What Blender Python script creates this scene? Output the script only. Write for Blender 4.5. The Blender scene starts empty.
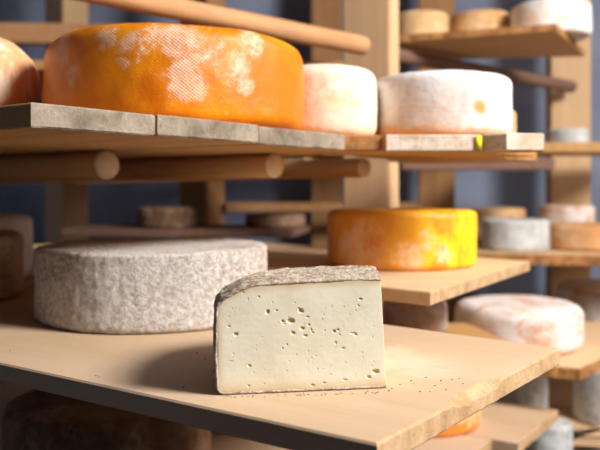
import bpy, bmesh, math, random
from mathutils import Vector, noise

S = bpy.context.scene
COL = S.collection
H = 1.30            # height of the eye above the floor
F = 760.0           # focal length in pixels (frame taken as 600x450)
HOR = 190.0         # horizon row of the levelled camera
D1 = Vector((.606, .795, 0)); D2 = Vector((-.795, .606, 0))
ANG2 = math.atan2(.606, -.795); ANG1 = math.atan2(.795, .606)

def lin(c):
    r = []
    for v in c:
        v /= 255.
        r.append(v / 12.92 if v <= .04045 else ((v + .055) / 1.055) ** 2.4)
    return (r[0], r[1], r[2], 1)

def X(px, D): return (px - 300) / F * D
def Z(py, D): return (HOR - py) / F * D
def P(px, D): return Vector((X(px, D), D, 0))
def onz(px, py, z):
    D = z * F / (HOR - py)
    return (X(px, D), D)
def dd(a, o): return (a * .606 + o * .795, a * .795 - o * .606)     # along D1, outward (-D2)

def fit(pl, pr, Df):
    a = math.atan((pl - 300) / F); b = math.atan((pr - 300) / F)
    m = (a + b) / 2; s = math.sin((b - a) / 2)
    d = (Df / math.cos(m)) / (1 - s)
    return (d * math.sin(m), d * math.cos(m), d * s)

# ------------------------------------------------------------------ objects
def tag(o, label=None, cat=None, group=None, kind=None):
    if label: o['label'] = label
    if cat: o['category'] = cat
    if group: o['group'] = group
    if kind: o['kind'] = kind
    return o

def obj(name, bm, mats, parent=None, loc=(0, 0, 0), smooth=True):
    me = bpy.data.meshes.new(name)
    bm.normal_update()
    bm.to_mesh(me); bm.free()
    if not isinstance(mats, (list, tuple)): mats = [mats]
    for m in mats: me.materials.append(m)
    if smooth:
        for p in me.polygons: p.use_smooth = True
    o = bpy.data.objects.new(name, me); COL.objects.link(o)
    o.location = loc
    if parent: o.parent = parent
    return o

# ------------------------------------------------------------------ materials
def new_mat(name, rough=.8, spec=.3):
    m = bpy.data.materials.new(name); m.use_nodes = True
    nt = m.node_tree; b = nt.nodes['Principled BSDF']
    b.inputs['Roughness'].default_value = rough
    b.inputs['Specular IOR Level'].default_value = spec
    return m, nt, b

def N(nt, t, **kw):
    n = nt.nodes.new(t)
    for k, v in kw.items(): setattr(n, k, v)
    return n

def coords(nt, offset=True):
    tc = N(nt, 'ShaderNodeTexCoord')
    if not offset: return tc.outputs['Object']
    oi = N(nt, 'ShaderNodeObjectInfo')
    va = N(nt, 'ShaderNodeVectorMath', operation='MULTIPLY_ADD')
    nt.links.new(oi.outputs['Location'], va.inputs[0]); va.inputs[1].default_value = (3.1, 5.3, 7.7)
    nt.links.new(tc.outputs['Object'], va.inputs[2])
    return va.outputs[0]

def nz(nt, vec, scale, detail=4, rough=.6, dist=0):
    n = N(nt, 'ShaderNodeTexNoise')
    n.inputs['Scale'].default_value = scale; n.inputs['Detail'].default_value = detail
    n.inputs['Roughness'].default_value = rough; n.inputs['Distortion'].default_value = dist
    nt.links.new(vec, n.inputs['Vector'])
    return n.outputs['Fac']

def ramp(nt, fac, stops, interp='LINEAR'):
    r = N(nt, 'ShaderNodeValToRGB'); e = r.color_ramp.elements; r.color_ramp.interpolation = interp
    while len(e) < len(stops): e.new(.5)
    for i, (p, c) in enumerate(stops):
        e[i].position = p; e[i].color = c if len(c) == 4 else lin(c)
    nt.links.new(fac, r.inputs['Fac'])
    return r.outputs['Color']

def step(nt, fac, a, b):
    mr = N(nt, 'ShaderNodeMapRange'); mr.interpolation_type = 'SMOOTHSTEP'
    mr.inputs['From Min'].default_value = a; mr.inputs['From Max'].default_value = b
    nt.links.new(fac, mr.inputs['Value'])
    return mr.outputs[0]

def math_(nt, op, a, b=None):
    n = N(nt, 'ShaderNodeMath', operation=op)
    for i, v in enumerate((a, b)):
        if v is None: continue
        if isinstance(v, (int, float)): n.inputs[i].default_value = v
        else: nt.links.new(v, n.inputs[i])
    return n.outputs[0]

def mix(nt, fac, a, b, mode='MIX'):
    n = N(nt, 'ShaderNodeMix', data_type='RGBA', blend_type=mode)
    if isinstance(fac, (int, float)): n.inputs[0].default_value = fac
    else: nt.links.new(fac, n.inputs[0])
    for i, v in ((6, a), (7, b)):
        if isinstance(v, tuple): n.inputs[i].default_value = v if len(v) == 4 else lin(v)
        else: nt.links.new(v, n.inputs[i])
    return n.outputs[2]

def bump(nt, b, h, dist, strength=1.0, prev=None):
    n = N(nt, 'ShaderNodeBump'); n.inputs['Distance'].default_value = dist; n.inputs['Strength'].default_value = strength
    nt.links.new(h, n.inputs['Height'])
    if prev: nt.links.new(prev, n.inputs['Normal'])
    nt.links.new(n.outputs[0], b.inputs['Normal'])
    return n.outputs[0]

def wood(name, light, dark, ang=None, f=1.0, contrast=.5, patch=None, patch_amt=.0, rough=.75, bd=.0006):
    """ang = direction of the grain in the xy plane; None = vertical grain"""
    m, nt, b = new_mat(name, rough, .25)
    v = coords(nt)
    r = N(nt, 'ShaderNodeMapping'); s = N(nt, 'ShaderNodeMapping')
    nt.links.new(v, r.inputs['Vector']); nt.links.new(r.outputs[0], s.inputs['Vector'])
    if ang is None: s.inputs['Scale'].default_value = (22, 22, 1.6)
    else:
        r.inputs['Rotation'].default_value = (0, 0, -ang); s.inputs['Scale'].default_value = (1.6, 22, 22)
    g = nz(nt, s.outputs[0], 1.6 * f, 6, .62, 1.2)
    big = nz(nt, v, 4, 3, .5)
    fine = nz(nt, s.outputs[0], 14 * f, 4, .7)
    c = ramp(nt, g, [(.5 - .32, dark), (.5 + .22, light)])
    c = mix(nt, contrast, tuple(light), c)
    c = mix(nt, math_(nt, 'MULTIPLY', step(nt, fine, .52, .75), .22), c, dark)
    if patch: c = mix(nt, math_(nt, 'MULTIPLY', step(nt, big, .46, .62), patch_amt), c, patch)
    nt.links.new(c, b.inputs['Base Color'])
    bump(nt, b, math_(nt, 'ADD', g, math_(nt, 'MULTIPLY', fine, .5)), bd, .8)
    return m

def endgrain(name, light, dark, rough=.85):
    m, nt, b = new_mat(name, rough, .2)
    v = coords(nt)
    big = nz(nt, v, 24, 4, .6, .8); fn = nz(nt, v, 300, 3, .7); md = nz(nt, v, 90, 4, .7)
    c = ramp(nt, big, [(.32, dark), (.66, light)])
    c = mix(nt, step(nt, md, .55, .75), c, dark)
    c = mix(nt, math_(nt, 'MULTIPLY', step(nt, fn, .56, .72), .22), c, (225, 214, 196))
    nt.links.new(c, b.inputs['Base Color'])
    bump(nt, b, math_(nt, 'ADD', md, math_(nt, 'MULTIPLY', fn, .6)), .0012, .9)
    return m

def rind(name, base, blotch, white, speck, wsc=30, wlo=.45, whi=.6, wamt=.9, ssc=160, samt=.8, bsc=9, bd=.0016, rough=.9, scale=1., band=None, spots=()):
    m, nt, b = new_mat(name, rough, .15)
    v = coords(nt)
    c = mix(nt, step(nt, nz(nt, v, bsc * scale, 4, .6, .5), .42, .62), base, blotch)
    w = nz(nt, v, wsc * scale, 7, .72, .4)
    c = mix(nt, math_(nt, 'MULTIPLY', step(nt, w, wlo, whi), wamt), c, white)
    s = nz(nt, v, ssc * scale, 4, .7)
    sl = nz(nt, v, 22 * scale, 3, .6)
    if band or spots:
        v2 = coords(nt, False); sp = N(nt, 'ShaderNodeSeparateXYZ'); nt.links.new(v2, sp.inputs[0]); dn = nz(nt, v2, 34, 4, .6)
        if band: c = mix(nt, math_(nt, 'MULTIPLY', step(nt, math_(nt, 'ADD', sp.outputs['Z'], math_(nt, 'MULTIPLY', dn, .03)), band[1] + .012, band[1]), .75), c, band[0])
        for (pt, rad, colr) in spots:
            d = N(nt, 'ShaderNodeVectorMath', operation='DISTANCE'); nt.links.new(v2, d.inputs[0]); d.inputs[1].default_value = pt
            c = mix(nt, math_(nt, 'MULTIPLY', step(nt, math_(nt, 'ADD', d.outputs['Value'], math_(nt, 'MULTIPLY', dn, rad)), rad * 1.6, rad * .9), .9), c, colr)
    sm = math_(nt, 'MULTIPLY', step(nt, s, .54, .66), math_(nt, 'MULTIPLY', step(nt, sl, .35, .6), samt))
    c = mix(nt, sm, c, speck)
    nt.links.new(c, b.inputs['Base Color'])
    h = math_(nt, 'ADD', math_(nt, 'MULTIPLY', s, -.7), w)
    bump(nt, b, h, bd, .9)
    return m

M = {}
M['main'] = wood('pale_board_wood', (202, 174, 142), (178, 142, 104), ANG2, .8, .5, (208, 182, 154), .5, .7, .0003)
M['main_end'] = endgrain('pale_board_end', (206, 170, 130), (172, 134, 94))
M['shelf'] = wood('honey_board_wood', (206, 160, 104), (150, 100, 54), ANG2, 1, .6)
M['end_grey'] = endgrain('weathered_plank_end', (164, 148, 130), (112, 98, 82))
M['end_brown'] = endgrain('brown_plank_end', (196, 142, 86), (140, 90, 48))
M['end_white'] = endgrain('whitish_plank_end', (236, 222, 206), (200, 168, 136))
M['log'] = wood('peeled_log_wood', (222, 172, 112), (176, 122, 72), ANG2, 1, .6)
M['log_end'] = endgrain('lit_log_end', (255, 236, 205), (248, 220, 178))  # end colour lifted to stand for a patch of light on the cut ends
M['rail'] = wood('reddish_rail_wood', (212, 160, 112), (160, 106, 66), ANG1, 1, .6)
M['rail_dark'] = wood('dark_rail_wood', (138, 104, 86), (88, 64, 52), ANG1, 1, .6)
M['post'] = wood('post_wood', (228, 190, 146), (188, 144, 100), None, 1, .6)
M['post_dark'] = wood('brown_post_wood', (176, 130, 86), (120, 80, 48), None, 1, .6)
M['back'] = wood('back_board_wood', (228, 192, 150), (198, 150, 102), 0.0, 1, .5)

M['grey'] = rind('grey_mould_rind', (204, 190, 174), (172, 146, 120), (238, 234, 230), (104, 86, 70), 170, .38, .62, .85, 520, .9, 7, .0035)  # large brown blotches: dirt, and shading put into the rind colour
M['wedge_rind'] = rind('wedge_rind_skin', (192, 172, 148), (166, 140, 112), (226, 216, 204), (78, 60, 44), 120, .42, .62, .85, 460, .95, 30, .0024)
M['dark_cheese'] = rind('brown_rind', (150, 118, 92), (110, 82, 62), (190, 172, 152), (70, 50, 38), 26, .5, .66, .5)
M['c1'] = rind('tan_mottled_rind', (232, 178, 126), (220, 158, 106), (246, 222, 200), (180, 124, 84), 22, .44, .6, .85, 110, .4, 16)
M['left'] = rind('pale_brown_rind', (200, 176, 150), (160, 130, 104), (214, 198, 180), (110, 84, 64), 30, .46, .64, .6)  # brown rind in a lighter tone than the other brown wheels
M['pale_pink'] = rind('pale_pinkish_rind', (238, 212, 186), (232, 194, 156), (244, 232, 218), (206, 160, 124), 18, .42, .62, .8, 90, .3)
M['white_orange'] = rind('white_rind_orange_marks', (238, 190, 146), (226, 206, 192), (242, 238, 234), (214, 178, 150), 13, .33, .52, .95, 90, .2, 12)
M['pink_white'] = rind('pink_brown_mottled_rind', (214, 172, 142), (196, 150, 120), (236, 228, 222), (160, 124, 102), 14, .38, .54, .9, 90, .3, 14)
M['beige'] = rind('beige_rind', (226, 188, 138), (206, 158, 104), (236, 216, 188), (170, 120, 74), 16, .5, .7, .7, 90, .3)
M['bluegrey'] = rind('blue_grey_rind', (192, 192, 190), (174, 173, 170), (222, 222, 220), (140, 136, 130), 22, .42, .6, .8, 110, .4)
M['tan'] = rind('tan_orange_rind', (228, 182, 134), (214, 156, 104), (236, 210, 180), (160, 100, 58), 14, .5, .64, .8, 90, .3)

def washed(name, base, deep, mould, weave=True, yellow=None, seeds=(), lo_=.68, hi_=.86, yx=None):
    m, nt, b = new_mat(name, .42, .4)
    v = coords(nt, False)
    c = mix(nt, step(nt, nz(nt, v, 11, 4, .6, .6), .38, .62), base, deep)
    if yellow:
        st = N(nt, 'ShaderNodeMapping'); st.inputs['Scale'].default_value = (1, 1, .45)
        nt.links.new(v, st.inputs['Vector'])
        ym = math_(nt, 'MULTIPLY', step(nt, nz(nt, st.outputs[0], 26, 4, .6, .6), .40, .56), .85)
        if yx is not None:
            sx = N(nt, 'ShaderNodeSeparateXYZ'); nt.links.new(v, sx.inputs[0]); ym = math_(nt, 'MULTIPLY', ym, step(nt, sx.outputs['X'], yx - .05, yx + .03))
        c = mix(nt, ym, c, yellow)
    # mould patches around given points of the side
    tot = None
    for (p, rad) in seeds:
        d = N(nt, 'ShaderNodeVectorMath', operation='DISTANCE'); nt.links.new(v, d.inputs[0]); d.inputs[1].default_value = p
        q = step(nt, d.outputs['Value'], rad, rad * .2)
        tot = q if tot is None else math_(nt, 'MAXIMUM', tot, q)
    w = nz(nt, v, 90, 7, .75, .5)
    lo = nz(nt, v, 17, 3, .55, .4)
    if tot is None: k = step(nt, math_(nt, 'ADD', math_(nt, 'MULTIPLY', w, .5), math_(nt, 'MULTIPLY', lo, .6)), .56, .68)
    else: k = step(nt, math_(nt, 'ADD', math_(nt, 'ADD', math_(nt, 'MULTIPLY', w, .55), math_(nt, 'MULTIPLY', lo, .6)), math_(nt, 'MULTIPLY', tot, .24)), lo_, hi_)
    h = w
    if weave:
        sep = N(nt, 'ShaderNodeSeparateXYZ'); nt.links.new(v, sep.inputs[0])
        a = math_(nt, 'ARCTAN2', sep.outputs['Y'], sep.outputs['X'])
        u = math_(nt, 'MULTIPLY', a, .16)
        p1 = math_(nt, 'SINE', math_(nt, 'MULTIPLY', math_(nt, 'ADD', math_(nt, 'MULTIPLY', u, .75), sep.outputs['Z']), 1750))
        p2 = math_(nt, 'SINE', math_(nt, 'MULTIPLY', math_(nt, 'SUBTRACT', math_(nt, 'MULTIPLY', u, 1.1), sep.outputs['Z']), 1500))
        wv = math_(nt, 'ADD', math_(nt, 'MULTIPLY', p1, .6), math_(nt, 'MULTIPLY', p2, .35))
        k = math_(nt, 'MULTIPLY', k, step(nt, math_(nt, 'ADD', wv, math_(nt, 'MULTIPLY', w, 2.6)), .5, 2.0))
        k = math_(nt, 'MULTIPLY', k, 1.0)
        h = math_(nt, 'ADD', w, math_(nt, 'MULTIPLY', wv, .08))
    c = mix(nt, math_(nt, 'MULTIPLY', k, .85), c, mould)
    nt.links.new(c, b.inputs['Base Color'])
    rr = N(nt, 'ShaderNodeMapRange'); nt.links.new(k, rr.inputs[0]); rr.inputs[3].default_value = .42; rr.inputs[4].default_value = .9
    nt.links.new(rr.outputs[0], b.inputs['Roughness'])
    bump(nt, b, h, .0011, .8)
    return m

def plaster(name, c1, c2, rough=.9):
    m, nt, b = new_mat(name, rough, .2)
    v = coords(nt, False)
    c = mix(nt, step(nt, nz(nt, v, 1.8, 5, .6, .4), .35, .65), c1, c2)
    nt.links.new(c, b.inputs['Base Color']); bump(nt, b, nz(nt, v, 30, 5, .6), .004, .6)
    return m
M['wall'] = plaster('slate_blue_plaster', (146, 154, 174), (122, 130, 150))
M['floor'] = plaster('dark_concrete', (74, 66, 60), (54, 48, 44))

# ------------------------------------------------------------------ builders
def slab(name, quad, ztop, th, mats, seed=0, rough_amp=.0006, end_edges=(), chip=None, inset=.004, step_len=.007, label=None, group=None, cat='board', kink=None):
    """board from a convex footprint (counter-clockwise), edges resampled and slightly rough"""
    rnd = random.Random(seed)
    cx = sum(p[0] for p in quad) / len(quad); cy = sum(p[1] for p in quad) / len(quad)
    area = sum(quad[i][0] * quad[(i + 1) % len(quad)][1] - quad[(i + 1) % len(quad)][0] * quad[i][1] for i in range(len(quad)))
    q = list(quad); ee = set(end_edges)
    if area < 0:
        n = len(q); q = q[::-1]; ee = {(n - 2 - e) % n for e in ee}
    pts = []
    for i in range(len(q)):
        a = Vector(q[i]); b = Vector(q[(i + 1) % len(q)]); L = (b - a).length; n = max(2, int(L / step_len))
        d = (b - a) / L; nrm = Vector((d.y, -d.x))
        for k in range(n):
            pts.append((a + (b - a) * (k / n), nrm, i, k / n, k == 0))
    bm = bmesh.new(); rings = [[], [], [], [], []]
    for j, (p, nrm, e, f, corner) in enumerate(pts):
        pn = pts[j - 1][1] if corner else nrm
        nn = (nrm + pn); nn = nn / nn.length; miter = 1 / max(.5, nn.dot(nrm))
        ra = rough_amp if (e in ee or not ee) else rough_amp * .15
        w = noise.noise(Vector((p.x * 60, p.y * 60, seed))) * ra * 1.6
        w2 = noise.noise(Vector((p.x * 200, p.y * 200, seed + 5))) * ra
        cz, ci = (0, 0)
        if chip: cz, ci = chip(e, f, p)
        def v(off, z): 
            pp = p + nn * (off * miter); return bm.verts.new((pp.x - cx, pp.y - cy, z))
        rings[0].append(v(-.0015, -th))
        rings[1].append(v(w, -th + .0015))
        rings[2].append(v(w + w2, -.0016 - cz))
        rings[3].append(v(-.0014 - ci * .7 + w, -cz * .8 + w2 * .2))
        rings[4].append(v(-inset - ci, 0))
    n = len(pts)
    for r in range(4):
        for j in range(n):
            f_ = bm.faces.new((rings[r][j], rings[r][(j + 1) % n], rings[r + 1][(j + 1) % n], rings[r + 1][j]))
            if pts[j][2] in ee and r < 3: f_.material_index = 1
            if chip and r == 3 and pts[j][2] in ee and chip(pts[j][2], pts[j][3], pts[j][0])[1] > .0008: f_.material_index = 1
    bm.faces.new(rings[4]); bm.faces.new(rings[0][::-1])
    o = obj(name, bm, mats, None, (cx, cy, H + ztop), smooth=False)
    tag(o, label, cat, group)
    return o

def cheese(name, c, ztab, h, mat, label, group=None, rc=.012, seed=0, seg=96, amp=.002, bulge=.0, dome=.002, rb=None, tilt=None, cat='cheese', fineamp=.0004):
    """wheel of cheese: c = (x, y, R)"""
    x, y, R = c; rb = rb or rc
    prof = [(0.0, 0.0)]
    for k in range(1, 9): prof.append(((R - rb) * k / 8, 0))
    for k in range(1, 7):
        a = math.pi / 2 * k / 6; prof.append((R - rb + rb * math.sin(a), rb - rb * math.cos(a)))
    ns = 14
    for k in range(1, ns): 
        z = rb + (h - rb - rc) * k / ns; prof.append((R, z))
    for k in range(0, 7):
        a = math.pi / 2 * k / 6; prof.append((R - rc + rc * math.cos(a), h - rc + rc * math.sin(a)))
    for k in range(1, 14): prof.append(((R - rc) * (1 - k / 14), h))
    prof.append((0, h))
    bm = bmesh.new(); rows = []
    for i, (r, z) in enumerate(prof):
        zz = z
        if z >= h - 1e-6: zz = z + dome * (1 - (r / R) ** 2)
        rr = r * (1 + bulge * math.sin(math.pi * z / h) * (1 if r > R * .9 else 0))
        if r == 0: rows.append([bm.verts.new((0, 0, zz))]); continue
        row = []
        for s in range(seg):
            a = 2 * math.pi * s / seg
            px, py = rr * math.cos(a), rr * math.sin(a)
            q = Vector((px, py, zz)) + Vector((seed * 3.7, seed * 1.3, 0))
            d = noise.noise(q * 11) * amp + noise.noise(q * 45) * amp * .35 + noise.noise(q * 140) * fineamp
            nx, ny = math.cos(a), math.sin(a)
            side = 1 if r > R - rc * .6 else r / R
            dz = 0 if z < rb * .4 else noise.noise(q * 14 + Vector((9, 9, 9))) * amp * .7 + noise.noise(q * 120) * fineamp
            row.append(bm.verts.new((px + nx * d * side, py + ny * d * side, max(0, zz + (dz if z > h * .6 else 0)))))
        rows.append(row)
    for i in range(len(rows) - 1):
        a, b = rows[i], rows[i + 1]
        for s in range(seg):
            t = (s + 1) % seg
            if len(a) == 1: bm.faces.new((a[0], b[t], b[s]))
            elif len(b) == 1: bm.faces.new((a[s], a[t], b[0]))
            else: bm.faces.new((a[s], a[t], b[t], b[s]))
    o = obj(name, bm, mat, None, (x, y, H + ztab + .0004))
    tag(o, label, cat, group)
    return o

def beam(name, a, b, w, hgt, mats, label, group=None, cat='rail', bev=.003, seed=0, up=Vector((0, 0, 1))):
    """rectangular timber from a to b (camera-height frame)"""
    a = Vector(a); b = Vector(b); c = (a + b) / 2; d = (b - a); L = d.length; d.normalize()
    s = d.cross(up).normalized(); u = s.cross(d).normalized()
    bm = bmesh.new(); n = 16; rings = []
    for i in range(n + 1):
        t = -L / 2 + L * i / n; ring = []
        j = noise.noise(Vector((i * .4, seed, 0))) * .0015
        for (p, q) in ((-1, -1), (1, -1), (1, 1), (-1, 1)):
            ring.append(bm.verts.new(d * t + s * (p * w / 2 + j) + u * (q * hgt / 2 + j * .5)))
        rings.append(ring)
    for i in range(n):
        for k in range(4): bm.faces.new((rings[i][k], rings[i][(k + 1) % 4], rings[i + 1][(k + 1) % 4], rings[i + 1][k]))
    f1 = bm.faces.new(rings[0][::-1]); f2 = bm.faces.new(rings[-1])
    if isinstance(mats, (list, tuple)): f1.material_index = f2.material_index = 1
    bmesh.ops.recalc_face_normals(bm, faces=bm.faces)
    bmesh.ops.bevel(bm, geom=[e for e in bm.edges if e.calc_face_angle(0) > 1], offset=bev, segments=2, affect='EDGES')
    o = obj(name, bm, mats, None, (c.x, c.y, c.z + H), smooth=False)
    return tag(o, label, cat, group)

def post(name, px0, px1, D, z0, z1, mat, label, ang=.65, ratio=1.0, group='upright posts of the racks'):
    """square upright whose silhouette spans px0..px1 at depth D"""
    w = (px1 - px0) / F * D; cx = X((px0 + px1) / 2, D)
    a = w / (math.cos(ang) + ratio * math.sin(ang)); bb = a * ratio
    bm = bmesh.new(); n = 20; rings = []
    rnd = random.Random(int(px0))
    for i in range(n + 1):
        z = z0 + (z1 - z0) * i / n; ring = []
        for (p, q) in ((-1, -1), (1, -1), (1, 1), (-1, 1)):
            x = p * a / 2; y = q * bb / 2
            ring.append(bm.verts.new((x * math.cos(ang) + y * math.sin(ang) + rnd.uniform(-1, 1) * .0006, -x * math.sin(ang) + y * math.cos(ang) + rnd.uniform(-1, 1) * .0006, z - z0)))
        rings.append(ring)
    for i in range(n):
        for k in range(4): bm.faces.new((rings[i][k], rings[i][(k + 1) % 4], rings[i + 1][(k + 1) % 4], rings[i + 1][k]))
    bm.faces.new(rings[0][::-1]); bm.faces.new(rings[-1])
    bmesh.ops.recalc_face_normals(bm, faces=bm.faces)
    bmesh.ops.bevel(bm, geom=[e for e in bm.edges if e.calc_face_angle(0) > 1], offset=.003, segments=2, affect='EDGES')
    o = obj(name, bm, mat, None, (cx, D, H + z0), smooth=False)
    return tag(o, label, 'post', group)

def log(name, a, b, r0, r1, label, mats, group=None, seed=0, cat='log'):
    """round pole, end cap at a"""
    a = Vector(a); b = Vector(b); c = (a + b) / 2; d = (b - a); L = d.length; d.normalize()
    s = d.cross(Vector((0, 0, 1))).normalized(); u = s.cross(d)
    bm = bmesh.new(); n = 40; seg = 28; rings = []
    ts = [0, .002, .006] + [.006 + (L - .006) * (i + 1) / n for i in range(n)]
    for i, t in enumerate(ts):
        r = r0 + (r1 - r0) * t / L
        if i == 0: r *= .90
        if i == 1: r *= .97
        ring = []
        for k in range(seg):
            an = 2 * math.pi * k / seg
            rr = r * (1 + .05 * noise.noise(Vector((t * 9, math.cos(an) * 1.3, math.sin(an) * 1.3 + seed))))
            ring.append(bm.verts.new(d * (t - L / 2) + s * (rr * math.cos(an)) + u * (rr * math.sin(an))))
        rings.append(ring)
    for i in range(len(rings) - 1):
        for k in range(seg):
            f = bm.faces.new((rings[i][k], rings[i][(k + 1) % seg], rings[i + 1][(k + 1) % seg], rings[i + 1][k]))
            if i < 2: f.material_index = 1
    f1 = bm.faces.new(rings[0][::-1]); bm.faces.new(rings[-1]); f1.material_index = 1
    bmesh.ops.recalc_face_normals(bm, faces=bm.faces)
    o = obj(name, bm, mats, None, (c.x, c.y, c.z + H))
    return tag(o, label, cat, group)

# ------------------------------------------------------------------ the room
def box(name, lo, hi, mat):
    bm = bmesh.new()
    vs = [bm.verts.new((x, y, z)) for x in (lo[0], hi[0]) for y in (lo[1], hi[1]) for z in (lo[2], hi[2])]
    for f in ((0, 1, 3, 2), (4, 6, 7, 5), (0, 4, 5, 1), (2, 3, 7, 6), (0, 2, 6, 4), (1, 5, 7, 3)): bm.faces.new([vs[i] for i in f])
    bmesh.ops.recalc_face_normals(bm, faces=bm.faces)
    o = obj(name, bm, mat, smooth=False); o['kind'] = 'structure'; return o
WD = 2.95
box('floor', (-2.6, -2.5, -.05), (3.2, WD, 0), M['floor'])
box('wall_back', (-2.6, WD, -.05), (3.2, WD + .12, 2.75), M['wall'])
box('wall_left', (-2.72, -2.5, -.05), (-2.6, WD + .12, 2.75), M['wall'])
box('wall_right', (3.2, -2.5, -.05), (3.32, WD + .12, 2.75), M['wall'])
box('wall_front', (-2.72, -2.62, -.05), (3.32, -2.5, 2.75), M['wall'])
box('ceiling', (-2.72, -2.5, 2.7), (3.2, WD, 2.8), M['wall'])

# ------------------------------------------------------------------ main board (lower shelf)
ZM = -.161
A = (.049, .482); B = (.265, .774)
def ray(a, ang, L): return (a[0] + math.cos(ang) * L, a[1] + math.sin(ang) * L)
LA = ray(A, math.pi - math.radians(34.5), .95); LB = ray(B, math.pi - math.radians(40), .95)
def chip_main(e, f, p):
    # broken stretch of the top arris along the sawn end (A -> B)
    d = (Vector(B) - Vector(A)); t = (p - Vector(A)).dot(d) / d.length_squared
    dist = abs((p - Vector(A)).cross(d)) / d.length if hasattr((p - Vector(A)), 'cross') else 0
    if dist > .004 or t < -.02 or t > 1.02: return (0, 0)
    c = 0
    if .30 < t < .575:
        s = (t - .30) / .275
        c = min(1, s * 5) * min(1, (1 - s) * 7) * (.75 + .5 * noise.noise(Vector((t * 30, 0, 0))))
    g = max(0, noise.noise(Vector((t * 14, 3, 1)))) * .12
    c = max(0, c)
    return (c * .0065 + g * .002, c * .0075 + g * .003)
main = slab('shelf_board', [A, B, LB, LA], ZM, .0175, [M['main'], M['main_end']], 3, .0007, end_edges=(0,), chip=chip_main, step_len=.004,
            label='large pale wooden board in front carrying the cut cheese wedge and grey wheel', group='wooden shelf boards')
# board behind, carries the left cheeses
nB = Vector((math.sin(math.radians(40)), math.cos(math.radians(40))))
def offs(p, a, o): return (p[0] + nB[0] * a - math.cos(math.radians(40)) * o, p[1] + nB[1] * a + math.sin(math.radians(40)) * o)
slab('shelf_board', [offs(B, .004, .30), offs(B, .19, .42), offs(B, .19, 1.05), offs(B, .004, 1.05)], ZM, .0175, [M['shelf'], M['end_brown']], 4, label='board behind the grey wheel carrying the two cheeses at the left edge', group='wooden shelf boards')

# ------------------------------------------------------------------ upper shelf planks
ZU = .0718; TU = .0205
def plank(a0, a1, out, length, end, label, seed, th=TU, dz=0, back=None):
    q = [dd(a0, out), dd(a1, out), dd(a1, out - length), dd(a0, out - length)]
    return slab('shelf_plank', q, ZU + dz, th, [M['shelf'], end], seed, .0008, end_edges=(0,), step_len=.004, label=label, group='planks of the upper shelf', cat='plank')
O = -.550; A0 = -.22 * .606 + .62 * .795
plank(A0, A0 + .1335, O, 1.3, M['end_grey'], 'nearest upper shelf plank, grey rough end at the left under the orange wheel', 11)
plank(A0 + .1350, A0 + .2835, O + .002, 1.3, M['end_grey'], 'second plank of the upper shelf, grey end below the middle of the orange wheel', 12, dz=.0006)
plank(A0 + .2865, A0 + .3725, O, 1.3, M['end_grey'], 'narrow upper shelf plank just right of the dark gap under the orange wheel', 13, dz=-.0005)
plank(A0 + .3733, A0 + .459, O - .001, 1.3, M['end_grey'], 'fourth upper shelf plank, greyish end under the pale pink cheese', 14)
slab('shelf_plank', [dd(A0 + .460, O - .012), (.106, .993), (.018, 1.118), dd(.904, -1.85), dd(A0 + .460, -1.85)], ZU, TU, [M['shelf'], M['end_brown']], 15, .0006, end_edges=(0,), step_len=.004, label='brown upper shelf plank set back between grey and whitish plank ends', group='planks of the upper shelf', cat='plank')
slab('shelf_plank', [(.112, .985), (.236, .985), (.152, 1.118), (.032, 1.118)], ZU, .0215, [M['shelf'], M['end_white']], 16, end_edges=(0,), step_len=.004,
     label='whitish-faced plank with a yellow mark under the white mouldy wheel', group='planks of the upper shelf', cat='plank')
slab('shelf_plank', [(.2385, .985), (.262, .963), (.312, .972), (.318, .995), (.155, 1.12)], ZU + .0005, .0225, [M['shelf'], M['end_white']], 17, end_edges=(0, 1, 2), step_len=.004,
     label='rightmost upper shelf plank, pale broken end pointing to the right', group='planks of the upper shelf', cat='plank')
slab('shelf_plank', [dd(1.0, -.45), dd(1.17, -.43), dd(1.17, -.655), dd(1.0, -.655)], ZU, .02, [M['shelf'], M['end_brown']], 18, end_edges=(0,),
     label='short plank under the back of the white mouldy wheel', group='planks of the upper shelf', cat='plank')
slab('shelf_plank', [dd(1.21, -.50), dd(1.345, -.49), dd(1.345, -.72), dd(1.21, -.72)], ZU, .02, [M['shelf'], M['end_brown']], 19, end_edges=(0,),
     label='rearmost upper shelf plank with the small cream cheese on it', group='planks of the upper shelf', cat='plank')
slab('shelf_plank', [dd(1.355, -1.02), dd(1.555, -1.02), dd(1.555, -2.0), dd(1.355, -2.0)], ZU, .02, [M['shelf'], M['end_brown']], 51, label='plank added to shade the rack, seen from below behind the round poles', group='planks of the upper shelf', cat='plank')  # this plank and the next are added to keep light off the rear posts
slab('shelf_plank', [dd(1.565, -1.02), dd(1.735, -1.02), dd(1.735, -2.0), dd(1.565, -2.0)], ZU, .02, [M['shelf'], M['end_brown']], 52, label='farthest plank added at upper shelf height to shade the rack behind the round poles', group='planks of the upper shelf', cat='plank')
# yellow chalk mark on the end of the whitish plank
bm = bmesh.new(); bmesh.ops.create_cube(bm, size=1, matrix=__import__('mathutils').Matrix.Diagonal((.008, .0012, .017, 1)))
my, nt_, b_ = new_mat('yellow_mark', .8); b_.inputs['Base Color'].default_value = lin((236, 220, 40))
mk = obj('yellow_mark', bm, my); wp = [o for o in COL.objects if o.get('label', '').startswith('whitish-faced')][0]
mk.parent = wp; mk.location = Vector((.231, .9835, H + ZU - .0105)) - wp.location

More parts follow.
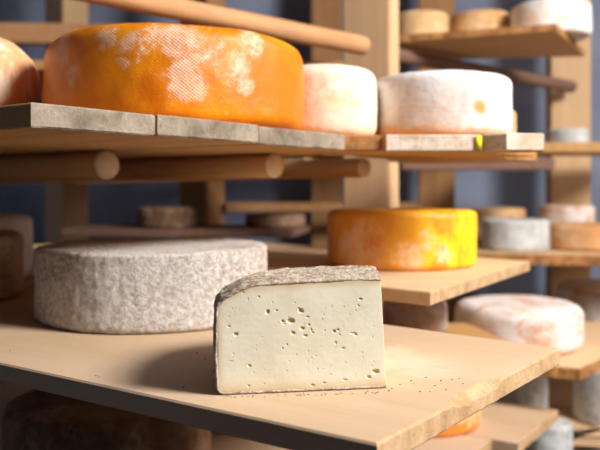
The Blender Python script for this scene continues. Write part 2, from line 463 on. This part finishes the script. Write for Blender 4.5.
# poles under the upper shelf
ub = ZU - TU
def pole(px, D, r0, r1, L, label, seed, zc=None, dz=0):
    x = X(px, D); z = (ub - r0 - .0001) if zc is None else zc
    a = Vector((x, D, z)); b = a + D2 * L; b.z = ub - r1 - .0001
    return log('support_pole', a, b, r0, r1, label, [M['log'], M['log_end']], 'round poles under the upper shelf', seed, 'pole')
pole(109, .985, .0188, .0175, .60, 'round pole under the upper shelf with pale cut end brightened as if lit, at the left', 1)
pole(277, 1.055, .0172, .020, .85, 'round pole under the upper shelf with pale cut end brightened as if lit, near the middle', 2)
pole(366, 1.22, .0155, .018, .75, 'thin round pole under the upper shelf ending beside the thick post', 3)

# ------------------------------------------------------------------ cheeses of the upper shelf
c2 = fit(45, 302, .806)
def hit(px, py, c, zt):
    k = (px - 300) / F; a = 1 + k * k; b = -(c[0] * k + c[1]); q = c[0] ** 2 + c[1] ** 2 - c[2] ** 2
    D = (-b - math.sqrt(max(0, b * b - a * q))) / a
    return (k * D - c[0], D - c[1], Z(py, D) - zt)
sd = [(hit(px, py, c2, ZU), rr) for (px, py, rr) in ((64, 52, .024), (75, 78, .024), (62, 36, .022), (108, 36, .026), (135, 46, .032), (152, 34, .03), (176, 42, .034), (197, 50, .04), (216, 56, .036), (234, 66, .034), (252, 44, .03), (188, 88, .03), (184, 74, .022), (246, 86, .02), (125, 62, .016))]
orange = washed('orange_washed_rind', (238, 146, 8), (214, 116, 0), (250, 226, 204), True, None,
    seeds=sd)
cheese('round_cheese', c2, ZU, .1085, orange, 'large bright orange cheese wheel with white bloom on the upper shelf', 'cheeses on the upper shelf', .02, 1, 200, .0035, .02, .003, rb=.012)
cheese('round_cheese', (-.458, .955, .122), ZU, .117, M['c1'], 'pale tan cheese cut by the left edge, half shaded by the orange wheel', 'cheeses on the upper shelf', .045, 2, 120, .004, .03)
cheese('round_cheese', (.035, 1.108, .0745), ZU, .101, M['pale_pink'], 'chubby pale pinkish cheese between orange wheel and white mouldy wheel', 'cheeses on the upper shelf', .018, 3, 110, .002, .03)
c4 = fit(371, 512, 1.055)
M['c4'] = rind('white_mould_rind_orange_base', (222, 204, 190), (206, 198, 192), (234, 232, 230), (196, 172, 154), 16, .36, .56, .95, 120, .25, 14, .0016,
    band=((232, 170, 112), .026), spots=[((.036, -c4[2] * .94, .043), .012, (236, 150, 54))])
cheese('round_cheese', c4, ZU, .0955, M['c4'], 'white mouldy wheel with orange patches on the upper shelf', 'cheeses on the upper shelf', .014, 4, 140, .002, .01)
cheese('round_cheese', (.333, 1.37, .055), ZU, .07, M['beige'], 'small cream cheese peeking out right behind the white mouldy wheel', 'cheeses on the upper shelf', .01, 5, 72)

# ------------------------------------------------------------------ grey wheel and left cheeses on the main board
c9 = fit(35, 267, .842)
cheese('round_cheese', c9, ZM, .0895, M['grey'], 'large speckled grey-white mouldy cheese wheel behind the cut wedge', 'cheeses on the front board', .0045, 6, 360, .0026, .0, .002, rb=.008, fineamp=.0013)
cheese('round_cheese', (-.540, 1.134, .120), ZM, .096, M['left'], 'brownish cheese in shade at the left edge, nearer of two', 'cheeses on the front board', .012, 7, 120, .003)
cheese('round_cheese', (-.612, 1.375, .122), ZM, .113, M['white_orange'], 'pale rimmed taller cheese at the left edge behind the brownish one', 'cheeses on the front board', .012, 8, 120, .003)

# ------------------------------------------------------------------ the wedge
APX = Vector((.0700, .6175)); LFT = Vector((-.0655, .5955))
u0 = (LFT - APX); RL = u0.length; u0.normalize(); v0 = Vector((u0.y, -u0.x))
if v0.y < 0: v0 = -v0
TMAX = math.radians(101)
HT = .0885
def ztop(r):          # r = 0 at the centre, 1 at the rim
    z = HT - .0045 * r ** 2
    if r > .78: z -= .0120 * ((r - .78) / .22) ** 1.3
    return z
RT = [(-20, 1.0), (0, 1.0), (15, 1.025), (28, 1.09), (40, 1.17), (53, 1.25), (75, 1.23), (101, 1.18), (130, 1.18)]
def Rlin(g):
    for (a, p), (b, q) in zip(RT, RT[1:]):
        if g <= b: return p + (q - p) * (g - a) / (b - a)
    return RT[-1][1]
RTAB = [sum(Rlin(g + k) - (0 if g else 0) for k in range(-9, 10)) / 19 for g in range(0, 112)]
RTAB = [1 + (v - RTAB[0]) for v in RTAB]
def Rt(t):
    g = math.degrees(t); i = int(g); f = g - i
    return RL * (RTAB[i] * (1 - f) + RTAB[i + 1] * f)
def prof_outer(rs=1.0, off=0.0):
    """profile in (r fraction, z, offset inwards)"""
    pts = []
    rimz = ztop(1.0); rb = .006
    for k in range(0, 30): pts.append((k / 30 * (1 - rb / RL), 0))
    for k in range(0, 7):
        a = math.pi / 2 * k / 6; pts.append((1 - rb / RL + rb / RL * math.sin(a), rb - rb * math.cos(a)))
    for k in range(1, 26): pts.append((1 + .006 * math.sin(math.pi * k / 26), rb + (rimz - .004 - rb) * k / 26))
    for k in range(1, 5):
        a = math.pi / 2 * k / 5; pts.append((1 - (.004 / RL) * (1 - math.cos(a)), rimz - .004 + .004 * math.sin(a)))
    for k in range(0, 90):
        r = (1 - .004 / RL) * (1 - k / 89); pts.append((r, ztop(r)))
    return pts
PO = prof_outer()
TH = .0017
def inner(i):
    a = Vector(PO[max(0, i - 1)]); b = Vector(PO[min(len(PO) - 1, i + 1)])
    a.x *= RL; b.x *= RL; d = (b - a).normalized(); n = Vector((-d.y, d.x))
    p = Vector((PO[i][0] * RL, PO[i][1])) + n * TH
    return (max(0, p.x) / RL, p.y)
PI_ = [inner(i) for i in range(len(PO))]
def w3(rf, z, t, out=0.0):
    d = u0 * math.cos(t) + v0 * math.sin(t)
    p = d * (rf * Rt(t) + out) + u0 * (.0046 * z / HT * max(0, 1 - rf))
    return Vector((p.x, p.y, z))
wroot = bpy.data.objects.new('cheese_wedge', None); COL.objects.link(wroot)
wroot.location = (APX.x, APX.y, H + ZM + .0006)
tag(wroot, 'quarter wedge of pale cheese with small holes and grey rind, cut face forward', 'cheese')
bm = bmesh.new(); NT = 260; outr = []; inn = []
for j in range(NT + 1):
    t = TMAX * j / NT; ro = []; ri = []
    for i, (rf, z) in enumerate(PO):
        p = w3(rf, z, t)
        d = noise.noise(p * 70) * .0008 + noise.noise(p * 260) * .0008 + noise.noise(p * 620) * .0007
        if rf > .9 and .003 < z < ztop(1.0): p = w3(rf, z, t, d * 1.3)
        elif z > .03: p.z += d * 1.3 + noise.noise(p * 28) * .001
        else: p.z = max(0, p.z + d * .2)
        if rf < 1e-4: p = w3(0, z, 0)
        # ragged crumbly lip along the cut
        if j == 0 and rf > .02: p += Vector((-v0.x, -v0.y, 0)) * (.0004 + abs(noise.noise(p * 500)) * .0016)
        ro.append(bm.verts.new(p))
        ri.append(bm.verts.new(w3(PI_[i][0], max(.0004, PI_[i][1] + noise.noise(p * 300) * .0006), t)))
    outr.append(ro); inn.append(ri)
for j in range(NT):
    for i in range(len(PO) - 1):
        bm.faces.new((outr[j][i], outr[j][i + 1], outr[j + 1][i + 1], outr[j + 1][i]))
        bm.faces.new((inn[j][i], inn[j + 1][i], inn[j + 1][i + 1], inn[j][i + 1]))
for j in (0, NT):
    for i in range(len(PO) - 1): bm.faces.new((outr[j][i], inn[j][i], inn[j][i + 1], outr[j][i + 1]))
bmesh.ops.recalc_face_normals(bm, faces=bm.faces)
rp = obj('rind', bm, M['wedge_rind'], wroot); rp['label'] = 'grey-brown mouldy rind'

# paste
m, nt, b = new_mat('cheese_paste', .5, .35)
v = coords(nt, False)
att = N(nt, 'ShaderNodeAttribute'); att.attribute_name = 'crust'
hol = N(nt, 'ShaderNodeAttribute'); hol.attribute_name = 'eye'
c = mix(nt, step(nt, nz(nt, v, 26, 4, .6), .35, .7), (235, 229, 208), (228, 221, 197))
c = mix(nt, math_(nt, 'MULTIPLY', step(nt, nz(nt, v, 260, 3, .7), .6, .75), .3), c, (226, 216, 184))
c = mix(nt, math_(nt, 'MULTIPLY', att.outputs['Fac'], .75), c, (214, 176, 118))
c = mix(nt, math_(nt, 'MULTIPLY', hol.outputs['Fac'], .75), c, (214, 188, 106))
nt.links.new(c, b.inputs['Base Color'])
b.inputs['Subsurface Weight'].default_value = .25; b.inputs['Subsurface Scale'].default_value = .004
b.inputs['Subsurface Radius'].default_value = (1, .7, .35)
bump(nt, b, math_(nt, 'ADD', nz(nt, v, 420, 4, .7), nz(nt, v, 90, 3, .6)), .0003, .5)
M['paste'] = m
HC = [(222,176,6,7),(247,172,4,3),(265,202,5,5),(289,201,11,8),(318,173,8,7),(311,167,4,3),(336,190,6,3),(294,235,7,5),(321,222,7,5),(340,212,4,4),(328,243,7,4),(346,226,3,4),(350,234,4,3),(197,134,3,4),(152,122,3,3),(165,140,2,4),(129,239,7,5),(110,217,4,3),(168,328,6,4),(412,230,6,5),(422,226,5,4),(427,240,3,3),(466,236,9,3),(472,240,6,3),(415,263,3,5),(435,278,6,3),(491,140,6,4),(484,158,3,3),(476,172,3,2),(525,344,10,7),(505,359,6,5),(437,367,7,3),(165,384,5,3),(378,376,5,3),(345,382,6,4),(398,352,3,2),(275,268,3,3),(263,278,3,3),(208,378,3,2),(115,315,8,2),(300,150,3,2),(236,150,2,2)]
eyes = []
for (cx, cy, rx, ry) in HC:
    px = 190 + cx * .3553; py = 250 + cy * .3555
    # ray / cut plane
    k = (px - 300) / F
    # APX + s*u0 : X = k*D
    s = (APX.x - k * APX.y) / (k * u0.y - u0.x)
    D = APX.y + s * u0.y
    eyes.append((s, Z(py, D) - ZM, rx * .3553 / F * D * 1.0, ry * .3553 / F * D * 1.0))
rnd = random.Random(5)
for _ in range(70):
    s = rnd.uniform(.008, RL - .01); eyes.append((s, rnd.uniform(.008, .07), rnd.uniform(.0003, .0009), rnd.uniform(.0003, .0006)))
bm = bmesh.new(); NR, NZ = 400, 250
cl = bm.verts.layers.float.new('crust'); el = bm.verts.layers.float.new('eye')
def ztp(s):
    r = s / RL; z = ztop(r) - TH * .6
    return z
import bisect
grid = []
rad = {}
smax = RL - TH * .8
cellx = smax / NR
for i in range(NR + 1):
    s = smax * i / NR; col = []
    zt = ztp(s); zb = .0012
    if s > RL - .0065: zb = .0012 + .006 - math.sqrt(max(0, .0065 ** 2 - (s - (RL - .0065)) ** 2)) * .92
    near = [e for e in eyes if abs(e[0] - s) < e[2] * 1.5 + .0002]
    for k in range(NZ + 1):
        z = zb + (zt - zb) * k / NZ
        dep = 0; ey = 0
        for e in near:
            wob = 1 + .3 * noise.noise(Vector((s * 900, z * 900, e[0] * 1000)))
            q = math.hypot((s - e[0]) / e[2], (z - e[1]) / e[3]) * wob
            if q < 1.15:
                f = 1 if q < .6 else max(0, (1.15 - q) / .55); f = f * f * (3 - 2 * f)
                dd_ = f * min(e[2], e[3]) * .8; dep = max(dep, dd_); ey = max(ey, f * (1 if e[2] > .001 else .6))
        # slight unevenness of the cut
        pl = noise.noise(Vector((s * 40, z * 40, 2))) * .0003 + noise.noise(Vector((s * 150, z * 250, 3))) * .00006
        d3 = u0 * (s + .0046 * z / HT * (1 - s / RL)) + v0 * (dep + pl)
        vv = bm.verts.new((d3.x, d3.y, z)); col.append(vv)
        dist = min(zt - z, (z - zb) * .75, (RL - s))
        wn = noise.noise(Vector((s * 60, z * 60, 7))) * .0015
        vv[cl] = max(0, 1 - (dist + wn) / .007) ** 1.3; vv[el] = ey
    grid.append(col)
for i in range(NR):
    for k in range(NZ): bm.faces.new((grid[i][k], grid[i][k + 1], grid[i + 1][k + 1], grid[i + 1][k]))
# second cut face and closing sheets
d2_ = u0 * math.cos(TMAX) + v0 * math.sin(TMAX); R2 = Rt(TMAX) - TH; g2 = []
for i in range(61):
    s = R2 * i / 60; col = []
    zt = ztop(s / Rt(TMAX)) - TH * .6
    for k in range(NZ + 1):
        if i == 0: col.append(grid[0][k]); continue
        z = .0012 + (zt - .0012) * k / NZ
        sh = u0 * (.0046 * z / HT * (1 - s / R2)); vv = bm.verts.new((d2_.x * s + sh.x, d2_.y * s + sh.y, z)); vv[cl] = max(0, 1 - min(zt - z, z, R2 - s) / .007); col.append(vv)
    g2.append(col)
for i in range(60):
    for k in range(NZ): bm.faces.new((g2[i][k], g2[i + 1][k], g2[i + 1][k + 1], g2[i][k + 1]))
o = obj('paste', bm, M['paste'], wroot); o['label'] = 'pale cream cheese inside with small holes'
for me in (o.data,): me.update()

# crumbs
bm = bmesh.new(); rnd = random.Random(9)
def crumb(px, py, r):
    x, y = onz(px, py, ZM)
    vs = bmesh.ops.create_icosphere(bm, subdivisions=1, radius=r)['verts']
    for w in vs: w.co = Vector((w.co.x * rnd.uniform(.8, 1.3) + x, w.co.y * rnd.uniform(.8, 1.3) + y, w.co.z * rnd.uniform(.6, 1) + r * .6))
for (px, py) in ((389, 391), (392, 389), (400, 385), (411, 381), (414, 384), (420, 392), (430, 392), (435, 386), (441, 381), (452, 380), (459, 379), (463, 384), (96, 376), (99, 377), (10, 351), (197, 353), (183, 388), (205, 359), (426, 378), (446, 390)): crumb(px, py, rnd.uniform(.0005, .0009))
for _ in range(60):
    t = rnd.random(); px = 222 + t * 165; crumb(px, 396.5 - 6 * max(0, t - .15) + rnd.uniform(-.5, 1.8), rnd.uniform(.0003, .0006))
o = obj('cheese_crumbs', bm, M['dark_cheese'], None, (0, 0, H + ZM)); tag(o, 'tiny dark rind crumbs scattered on the pale board around the wedge', 'crumbs', kind='stuff')

# pale rind dust rubbed into the board: part of the board's own colour
nt = M['main'].node_tree; bs = nt.nodes['Principled BSDF']; old = bs.inputs['Base Color'].links[0].from_socket
geo = N(nt, 'ShaderNodeTexCoord')
def spot(wx, wy, rad, lo=.0):
    d = N(nt, 'ShaderNodeVectorMath', operation='DISTANCE'); nt.links.new(geo.outputs['Object'], d.inputs[0])
    d.inputs[1].default_value = (wx - main.location.x, wy - main.location.y, 0)
    return step(nt, d.outputs['Value'], rad, rad * .15)
acc = None
for (px, py, r) in ((408, 362, .075), (392, 350, .05), (425, 372, .05), (185, 372, .07), (170, 360, .05)):
    wx, wy = onz(px, py, ZM); q = spot(wx, wy, r); acc = q if acc is None else math_(nt, 'MAXIMUM', acc, q)
dn = nz(nt, geo.outputs['Object'], 60, 7, .75, .8)
k = step(nt, math_(nt, 'ADD', math_(nt, 'MULTIPLY', acc, .42), dn), .66, .98)
cnew = mix(nt, math_(nt, 'MULTIPLY', k, .3), old, (216, 202, 188))
# darker greasy ring stains
acc = None
for (px, py, r) in ((478, 374, .03), (470, 379, .03)):
    wx, wy = onz(px, py, ZM); q = spot(wx, wy, r); acc = q if acc is None else math_(nt, 'MAXIMUM', acc, q)
k = step(nt, math_(nt, 'ADD', math_(nt, 'MULTIPLY', acc, .3), dn), .68, .9)
cnew = mix(nt, math_(nt, 'MULTIPLY', k, .5), cnew, (190, 160, 136))
nt.links.new(cnew, bs.inputs['Base Color'])

# ------------------------------------------------------------------ middle board with the yellow wheel
ZB = -.12
mA = onz(430, 292, ZB); mB = onz(530, 261, ZB)
nd = Vector((-.72, .69)).normalized()
slab('shelf_board', [mA, mB, (mB[0] + nd.x * .80, mB[1] + nd.y * .80), (mA[0] + nd.x * 1.1, mA[1] + nd.y * 1.1)], ZB, .017, [M['back'], M['main_end']], 21, .001, end_edges=(0,), label='board behind the wedge carrying the yellow-orange wheel', group='wooden shelf boards')
c11 = fit(328, 477, 1.112)
yel = washed('yellow_orange_rind', (242, 166, 50), (234, 142, 30), (250, 208, 168), False, (248, 206, 24), seeds=[(hit(px, py, c11, ZB), rr) for (px, py, rr) in ((345, 255, .05), (365, 248, .06), (385, 258, .06), (405, 255, .05), (425, 240, .03), (445, 258, .03), (375, 232, .03))], lo_=.68, hi_=.90, yx=.02)
cheese('round_cheese', c11, ZB, .088, yel, 'yellow-orange cheese wheel in the middle on the board behind the wedge', None, .01, 12, 140, .0025, .0, .002)
# back board carrying the dim cheese and supports
slab('shelf_board', [(-.62, 1.98), (-.02, 1.90), (.03, 2.2), (-.6, 2.22)], -.100, .02, [M['rail_dark'], M['rail_dark']], 22, label='dim board deep in the rack below the left pole', group='wooden shelf boards')
c = fit(135, 196, 1.93)
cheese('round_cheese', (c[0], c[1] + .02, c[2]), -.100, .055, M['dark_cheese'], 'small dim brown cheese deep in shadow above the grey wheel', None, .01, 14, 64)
c = fit(238, 312, 1.95)
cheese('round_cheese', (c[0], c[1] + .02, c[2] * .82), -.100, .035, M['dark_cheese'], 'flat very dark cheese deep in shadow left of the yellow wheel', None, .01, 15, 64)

# ------------------------------------------------------------------ right rack
R1 = -1
rk = 'shelf boards of the right rack'
z1 = .392
slab('shelf_board', [(X(392, 1.93), 1.93), onz(556, 31, z1 - .018), (X(585, 2.13), 2.13), (X(395, 2.2), 2.2)], z1, .018, [M['back'], M['end_brown']], 31, .0015, end_edges=(0, 1), label='top right shelf board seen from below with three cheeses on it', group=rk)
for (pl, pr, Df, h, mt, sd, lb) in ((392, 449, 1.96, .075, 'beige', 21, 'beige cheese on the top right shelf, leftmost of three'),
                                    (450, 511, 2.0, .085, 'beige', 22, 'cream cheese in the middle of the top right shelf'),
                                    (511, 592, 1.88, .085, 'white_orange', 23, 'white bloomed cheese at the right end of the top right shelf')):
    c = fit(pl, pr, Df)
    cheese('round_cheese', c, z1, h, M[mt], lb, 'cheeses on the top right shelf', .012, sd, 72, .002, bulge=0)
slab('shelf_board', [(-.75, 1.78), (.185, 1.80), (.24, 2.38), (-.75, 2.38)], .305, .022, [M['shelf'], M['end_brown']], 39, label='shelf board added to shade the wall, behind the slanting rail, above the pale pinkish cheese', group='wooden shelf boards')  # board added to block the key light from the lower left wall
# R2: shelf behind the upper planks, right edge
z2 = .135
slab('shelf_board', [(X(500, 2.15), 2.15), (X(640, 2.15), 2.15), (X(640, 2.42), 2.42), (X(500, 2.42), 2.42)], z2, .027, [M['shelf'], M['end_brown']], 32, .0015, end_edges=(), label='brown shelf board at the right edge level with the upper planks', group=rk)
cheese('round_cheese', (X(567, 2.27), 2.27, .062), z2, .045, M['bluegrey'], 'low grey cheese in front of the right post, level with the upper planks', None, .008, 24, 64)
# R3
z3 = -.163
slab('shelf_board', [(X(455, 1.98), 1.98), onz(552, 255, z3), (X(668, 1.86), 1.86), (X(668, 2.5), 2.5), (X(455, 2.5), 2.5)], z3, .026, [M['back'], M['end_brown']], 33, .002, end_edges=(0, 1), label='right rack board carrying the blue-grey and tan cheeses', group=rk)
c = fit(481, 550, 2.0)
cheese('round_cheese', c, z3, .082, M['bluegrey'], 'blue-grey cheese wheel right of the yellow wheel', 'cheeses on the right rack board', .008, 25, 72, .002)
cheese('round_cheese', (X(497, 2.33), 2.33, .085), z3, .108, M['beige'], 'beige cheese behind the blue-grey wheel', 'cheeses on the right rack board', .012, 26, 64)
cheese('round_cheese', (X(567, 2.36), 2.36, .082), z3, .115, M['pink_white'], 'pale mottled cheese behind the tan one by the right post', 'cheeses on the right rack board', .012, 27, 64)
c = fit(551, 640, 1.96)
cheese('round_cheese', (c[0], c[1] + .03, c[2]), z3, .07, M['tan'], 'tan orange cheese at the right edge beside the blue-grey wheel', 'cheeses on the right rack board', .014, 28, 72, .004)
# lower right board and its wheels
z4 = -.32
l1 = onz(580, 369, z4)
slab('shelf_board', [(X(505, 1.42), 1.42), l1, (X(640, 1.62), 1.62), (X(610, 1.85), 1.85), (X(484, 1.85), 1.85)], z4, .022, [M['back'], M['end_brown']], 34, .002, end_edges=(0, 1), label='lower right board carrying the big mottled pink-white wheel', group=rk)
c = fit(455, 583, 1.44)
cheese('round_cheese', (c[0], c[1], c[2]), z4, .090, M['pink_white'], 'mottled pink-white wheel on the lower right board beyond the front board', None, .022, 29, 120, .003)
# wheel dim under the yellow wheel's board
slab('shelf_board', [(.10, 1.25), (.36, 1.33), (.33, 1.50), (.10, 1.50)], -.262, .02, [M['shelf'], M['end_brown']], 35, label='dim board low in the gap beneath the yellow wheel, carrying a mottled cheese', group=rk)
c = fit(382, 448, 1.35)
cheese('round_cheese', c, -.262, .060, M['pink_white'], 'dim mottled cheese just under the board of the yellow wheel', None, .014, 30, 72)
# right edge wheels
slab('shelf_board', [(X(574, 2.0), 2.0), (X(700, 1.96), 1.96), (X(700, 2.5), 2.5), (X(574, 2.5), 2.5)], -.40, .022, [M['back'], M['end_brown']], 36, .002, end_edges=(0,), label='brown board at the right edge beneath the pinkish wheel', group=rk)
c = fit(556, 680, 2.02)
cheese('round_cheese', c, -.40, .13, M['pink_white'], 'pinkish white wheel at the right edge behind the mottled one', None, .02, 31, 90, .003)
# below
z5 = -.60
slab('shelf_board', [(X(470, 1.9), 1.9), (X(665, 1.78), 1.78), (X(665, 2.4), 2.4), (X(470, 2.4), 2.4)], z5, .024, [M['back'], M['end_brown']], 37, .002, end_edges=(0,), label='lowest right board carrying shaded grey wheels', group=rk)
c = fit(488, 552, 1.93)
cheese('round_cheese', (c[0], c[1] + .03, c[2]), z5, .14, M['bluegrey'], 'shaded blue-grey wheel low at the right under the mottled wheel board', 'shaded grey wheels at lower right', .012, 32, 72)
c = fit(577, 660, 1.86)
cheese('round_cheese', (c[0], c[1] + .03, c[2]), z5, .145, M['bluegrey'], 'light grey wheel low at the right edge of the picture', 'shaded grey wheels at lower right', .012, 33, 72)

# boards below the main board
z6 = -.41
e1 = onz(558, 410, z6); e2 = onz(524, 438, z6)
dlt = (Vector(e1) - Vector(e2)).normalized()
q0 = Vector(e2) - dlt * .03; ld = Vector((-.86, .50)).normalized()
slab('shelf_board', [tuple(q0), e1, (e1[0] + ld.x * .30, e1[1] + ld.y * .30), (q0.x + ld.x * .42, q0.y + ld.y * .42)], z6, .02, [M['main'], M['main_end']], 41, .002, end_edges=(0,), label='pale board below the front board, corner at the lower right', group='lower boards under the front board')
q1 = q0 - dlt * .006 - Vector((.035, -.02)); q2 = q1 - dlt * .42
slab('shelf_board', [tuple(q2), tuple(q1), (q1.x + ld.x * 1.0, q1.y + ld.y * 1.0), (q2.x + ld.x * 1.0, q2.y + ld.y * 1.0)], z6 + .001, .02, [M['main'], M['main_end']], 42, .002, end_edges=(0,), label='nearer pale board at the bottom edge under the orange cheese', group='lower boards under the front board')
lowor = washed('low_orange_rind', (240, 158, 76), (232, 136, 52), (246, 200, 150), False, None)
cheese('round_cheese', fit(372, 481, 1.25), z6, .050, lowor, 'flat orange cheese below the front board', None, .01, 34, 90)
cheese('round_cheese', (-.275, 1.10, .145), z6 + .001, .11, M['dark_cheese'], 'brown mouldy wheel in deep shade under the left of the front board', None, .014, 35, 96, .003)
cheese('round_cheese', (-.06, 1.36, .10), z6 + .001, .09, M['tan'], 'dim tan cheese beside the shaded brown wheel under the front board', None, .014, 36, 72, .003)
# lowest board at the bottom right corner
slab('shelf_board', [onz(522, 452, -.55), onz(606, 424, -.55), (.80, 1.68), (.45, 1.74)], -.552, .022, [M['back'], M['end_brown']], 38, label='brown board in the bottom right corner', group=rk)
cheese('round_cheese', (X(548, 1.62) , 1.62, .05), -.552, .06, M['bluegrey'], 'small pale grey cheese beside the corner of the lower pale board', None, .008, 37, 64)

# ------------------------------------------------------------------ timber frame
Z0, Z1 = -H, 1.395
post('wooden_post', 343, 399, 1.64, Z0, Z1, M['post'], 'thick light wooden post in the middle beside the white mouldy wheel', .50, .50)
post('wooden_post', 547, 588, 2.62, Z0, Z1, M['post'], 'light wooden post at the right against the blue-grey wall', .12, .8)
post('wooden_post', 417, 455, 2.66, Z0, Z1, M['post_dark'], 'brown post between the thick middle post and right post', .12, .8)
post('wooden_post', 43, 90, 2.52, Z0, Z1, M['post'], 'two-toned post above the gap between the tan cheese and orange wheel', .8, .7)
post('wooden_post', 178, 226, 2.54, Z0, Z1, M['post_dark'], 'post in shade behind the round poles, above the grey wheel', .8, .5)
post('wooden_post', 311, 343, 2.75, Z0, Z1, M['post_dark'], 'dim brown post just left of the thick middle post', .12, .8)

# rails
a = Vector((X(60, .88), .88, Z(-7, .88))); zr = .29
pa = Vector((X(104, 1.125), 1.125, zr)); pb = Vector((X(364, 1.53), 1.53, zr)); dr = (pb - pa).normalized()
log('wooden_rail', pb, pa - dr * .35, .0190, .0165, 'round wooden rail slanting across the top to the thick post', [M['rail'], M['rail']], None, 5, 'rail')
beam('wooden_rail', (X(-60, 2.3), 2.3, Z(33, 2.3)), (X(150, 2.36), 2.36, Z(36, 2.36)), .05, .06, M['rail'], 'brown horizontal rail behind the gap between tan cheese and orange wheel')
pb = Vector((X(572, 2.52), 2.52, .342)); pa = Vector((X(385, 1.90), 1.90, .342))
log('wooden_rail', pb, pa, .020, .0175, 'dark reddish rail under the top right shelf board', [M['rail_dark'], M['rail_dark']], None, 6, 'rail')
beam('wooden_rail', (X(400, 2.0), 2.0, Z(164, 2.0)), (X(552, 2.05), 2.05, Z(164, 2.05)), .04, .032, M['rail_dark'], 'dark horizontal rail right under the upper planks near the right post')
beam('wooden_rail', (X(225, 2.5), 2.5, Z(207, 2.5)), (X(420, 2.55), 2.55, Z(207, 2.55)), .04, .03, M['post_dark'], 'dim rail deep in the rack left of the yellow wheel')

# ------------------------------------------------------------------ light
def area(name, loc, tgt, size, power, col):
    l = bpy.data.lights.new(name, 'AREA'); l.shape = 'DISK'; l.size = size; l.energy = power; l.color = col
    o = bpy.data.objects.new(name, l); COL.objects.link(o); o.location = loc
    o.rotation_euler = (Vector(tgt) - Vector(loc)).to_track_quat('-Z', 'Y').to_euler(); return o
tg = Vector((.1, .9, H)); ph, el = math.radians(29), math.radians(37); dist = 2.0
L = Vector((math.cos(ph) * math.cos(el), -math.sin(ph) * math.cos(el), math.sin(el)))
key = area('key_lamp', tg + L * dist, tg, .75, 106, (1, .972, .94))
fill = area('added_fill_lamp', (2.5, 1.3, H + .35), (1.2, 2.9, H - .1), .5, 8, (1, .93, .84))  # fill light added to brighten the right wall and rack
w = bpy.data.worlds.new('World'); S.world = w; w.use_nodes = True
w.node_tree.nodes['Background'].inputs[0].default_value = (.9, .93, 1, 1); w.node_tree.nodes['Background'].inputs[1].default_value = .17

# ------------------------------------------------------------------ camera
cd = bpy.data.cameras.new('Camera'); cam = bpy.data.objects.new('Camera', cd); COL.objects.link(cam)
cam.location = (0, 0, H); cam.rotation_euler = (math.pi / 2, 0, 0)
cd.sensor_width = 36; cd.lens = F / 600 * 36; cd.shift_y = -(225 - HOR) / 600
cd.clip_start = .02; cd.dof.use_dof = True; cd.dof.focus_distance = .65; cd.dof.aperture_fstop = 6.0
S.camera = cam
S.view_settings.view_transform = 'Standard'; S.view_settings.look = 'None'; S.view_settings.exposure = 0; S.view_settings.gamma = 1
S.view_settings.use_curve_mapping = False
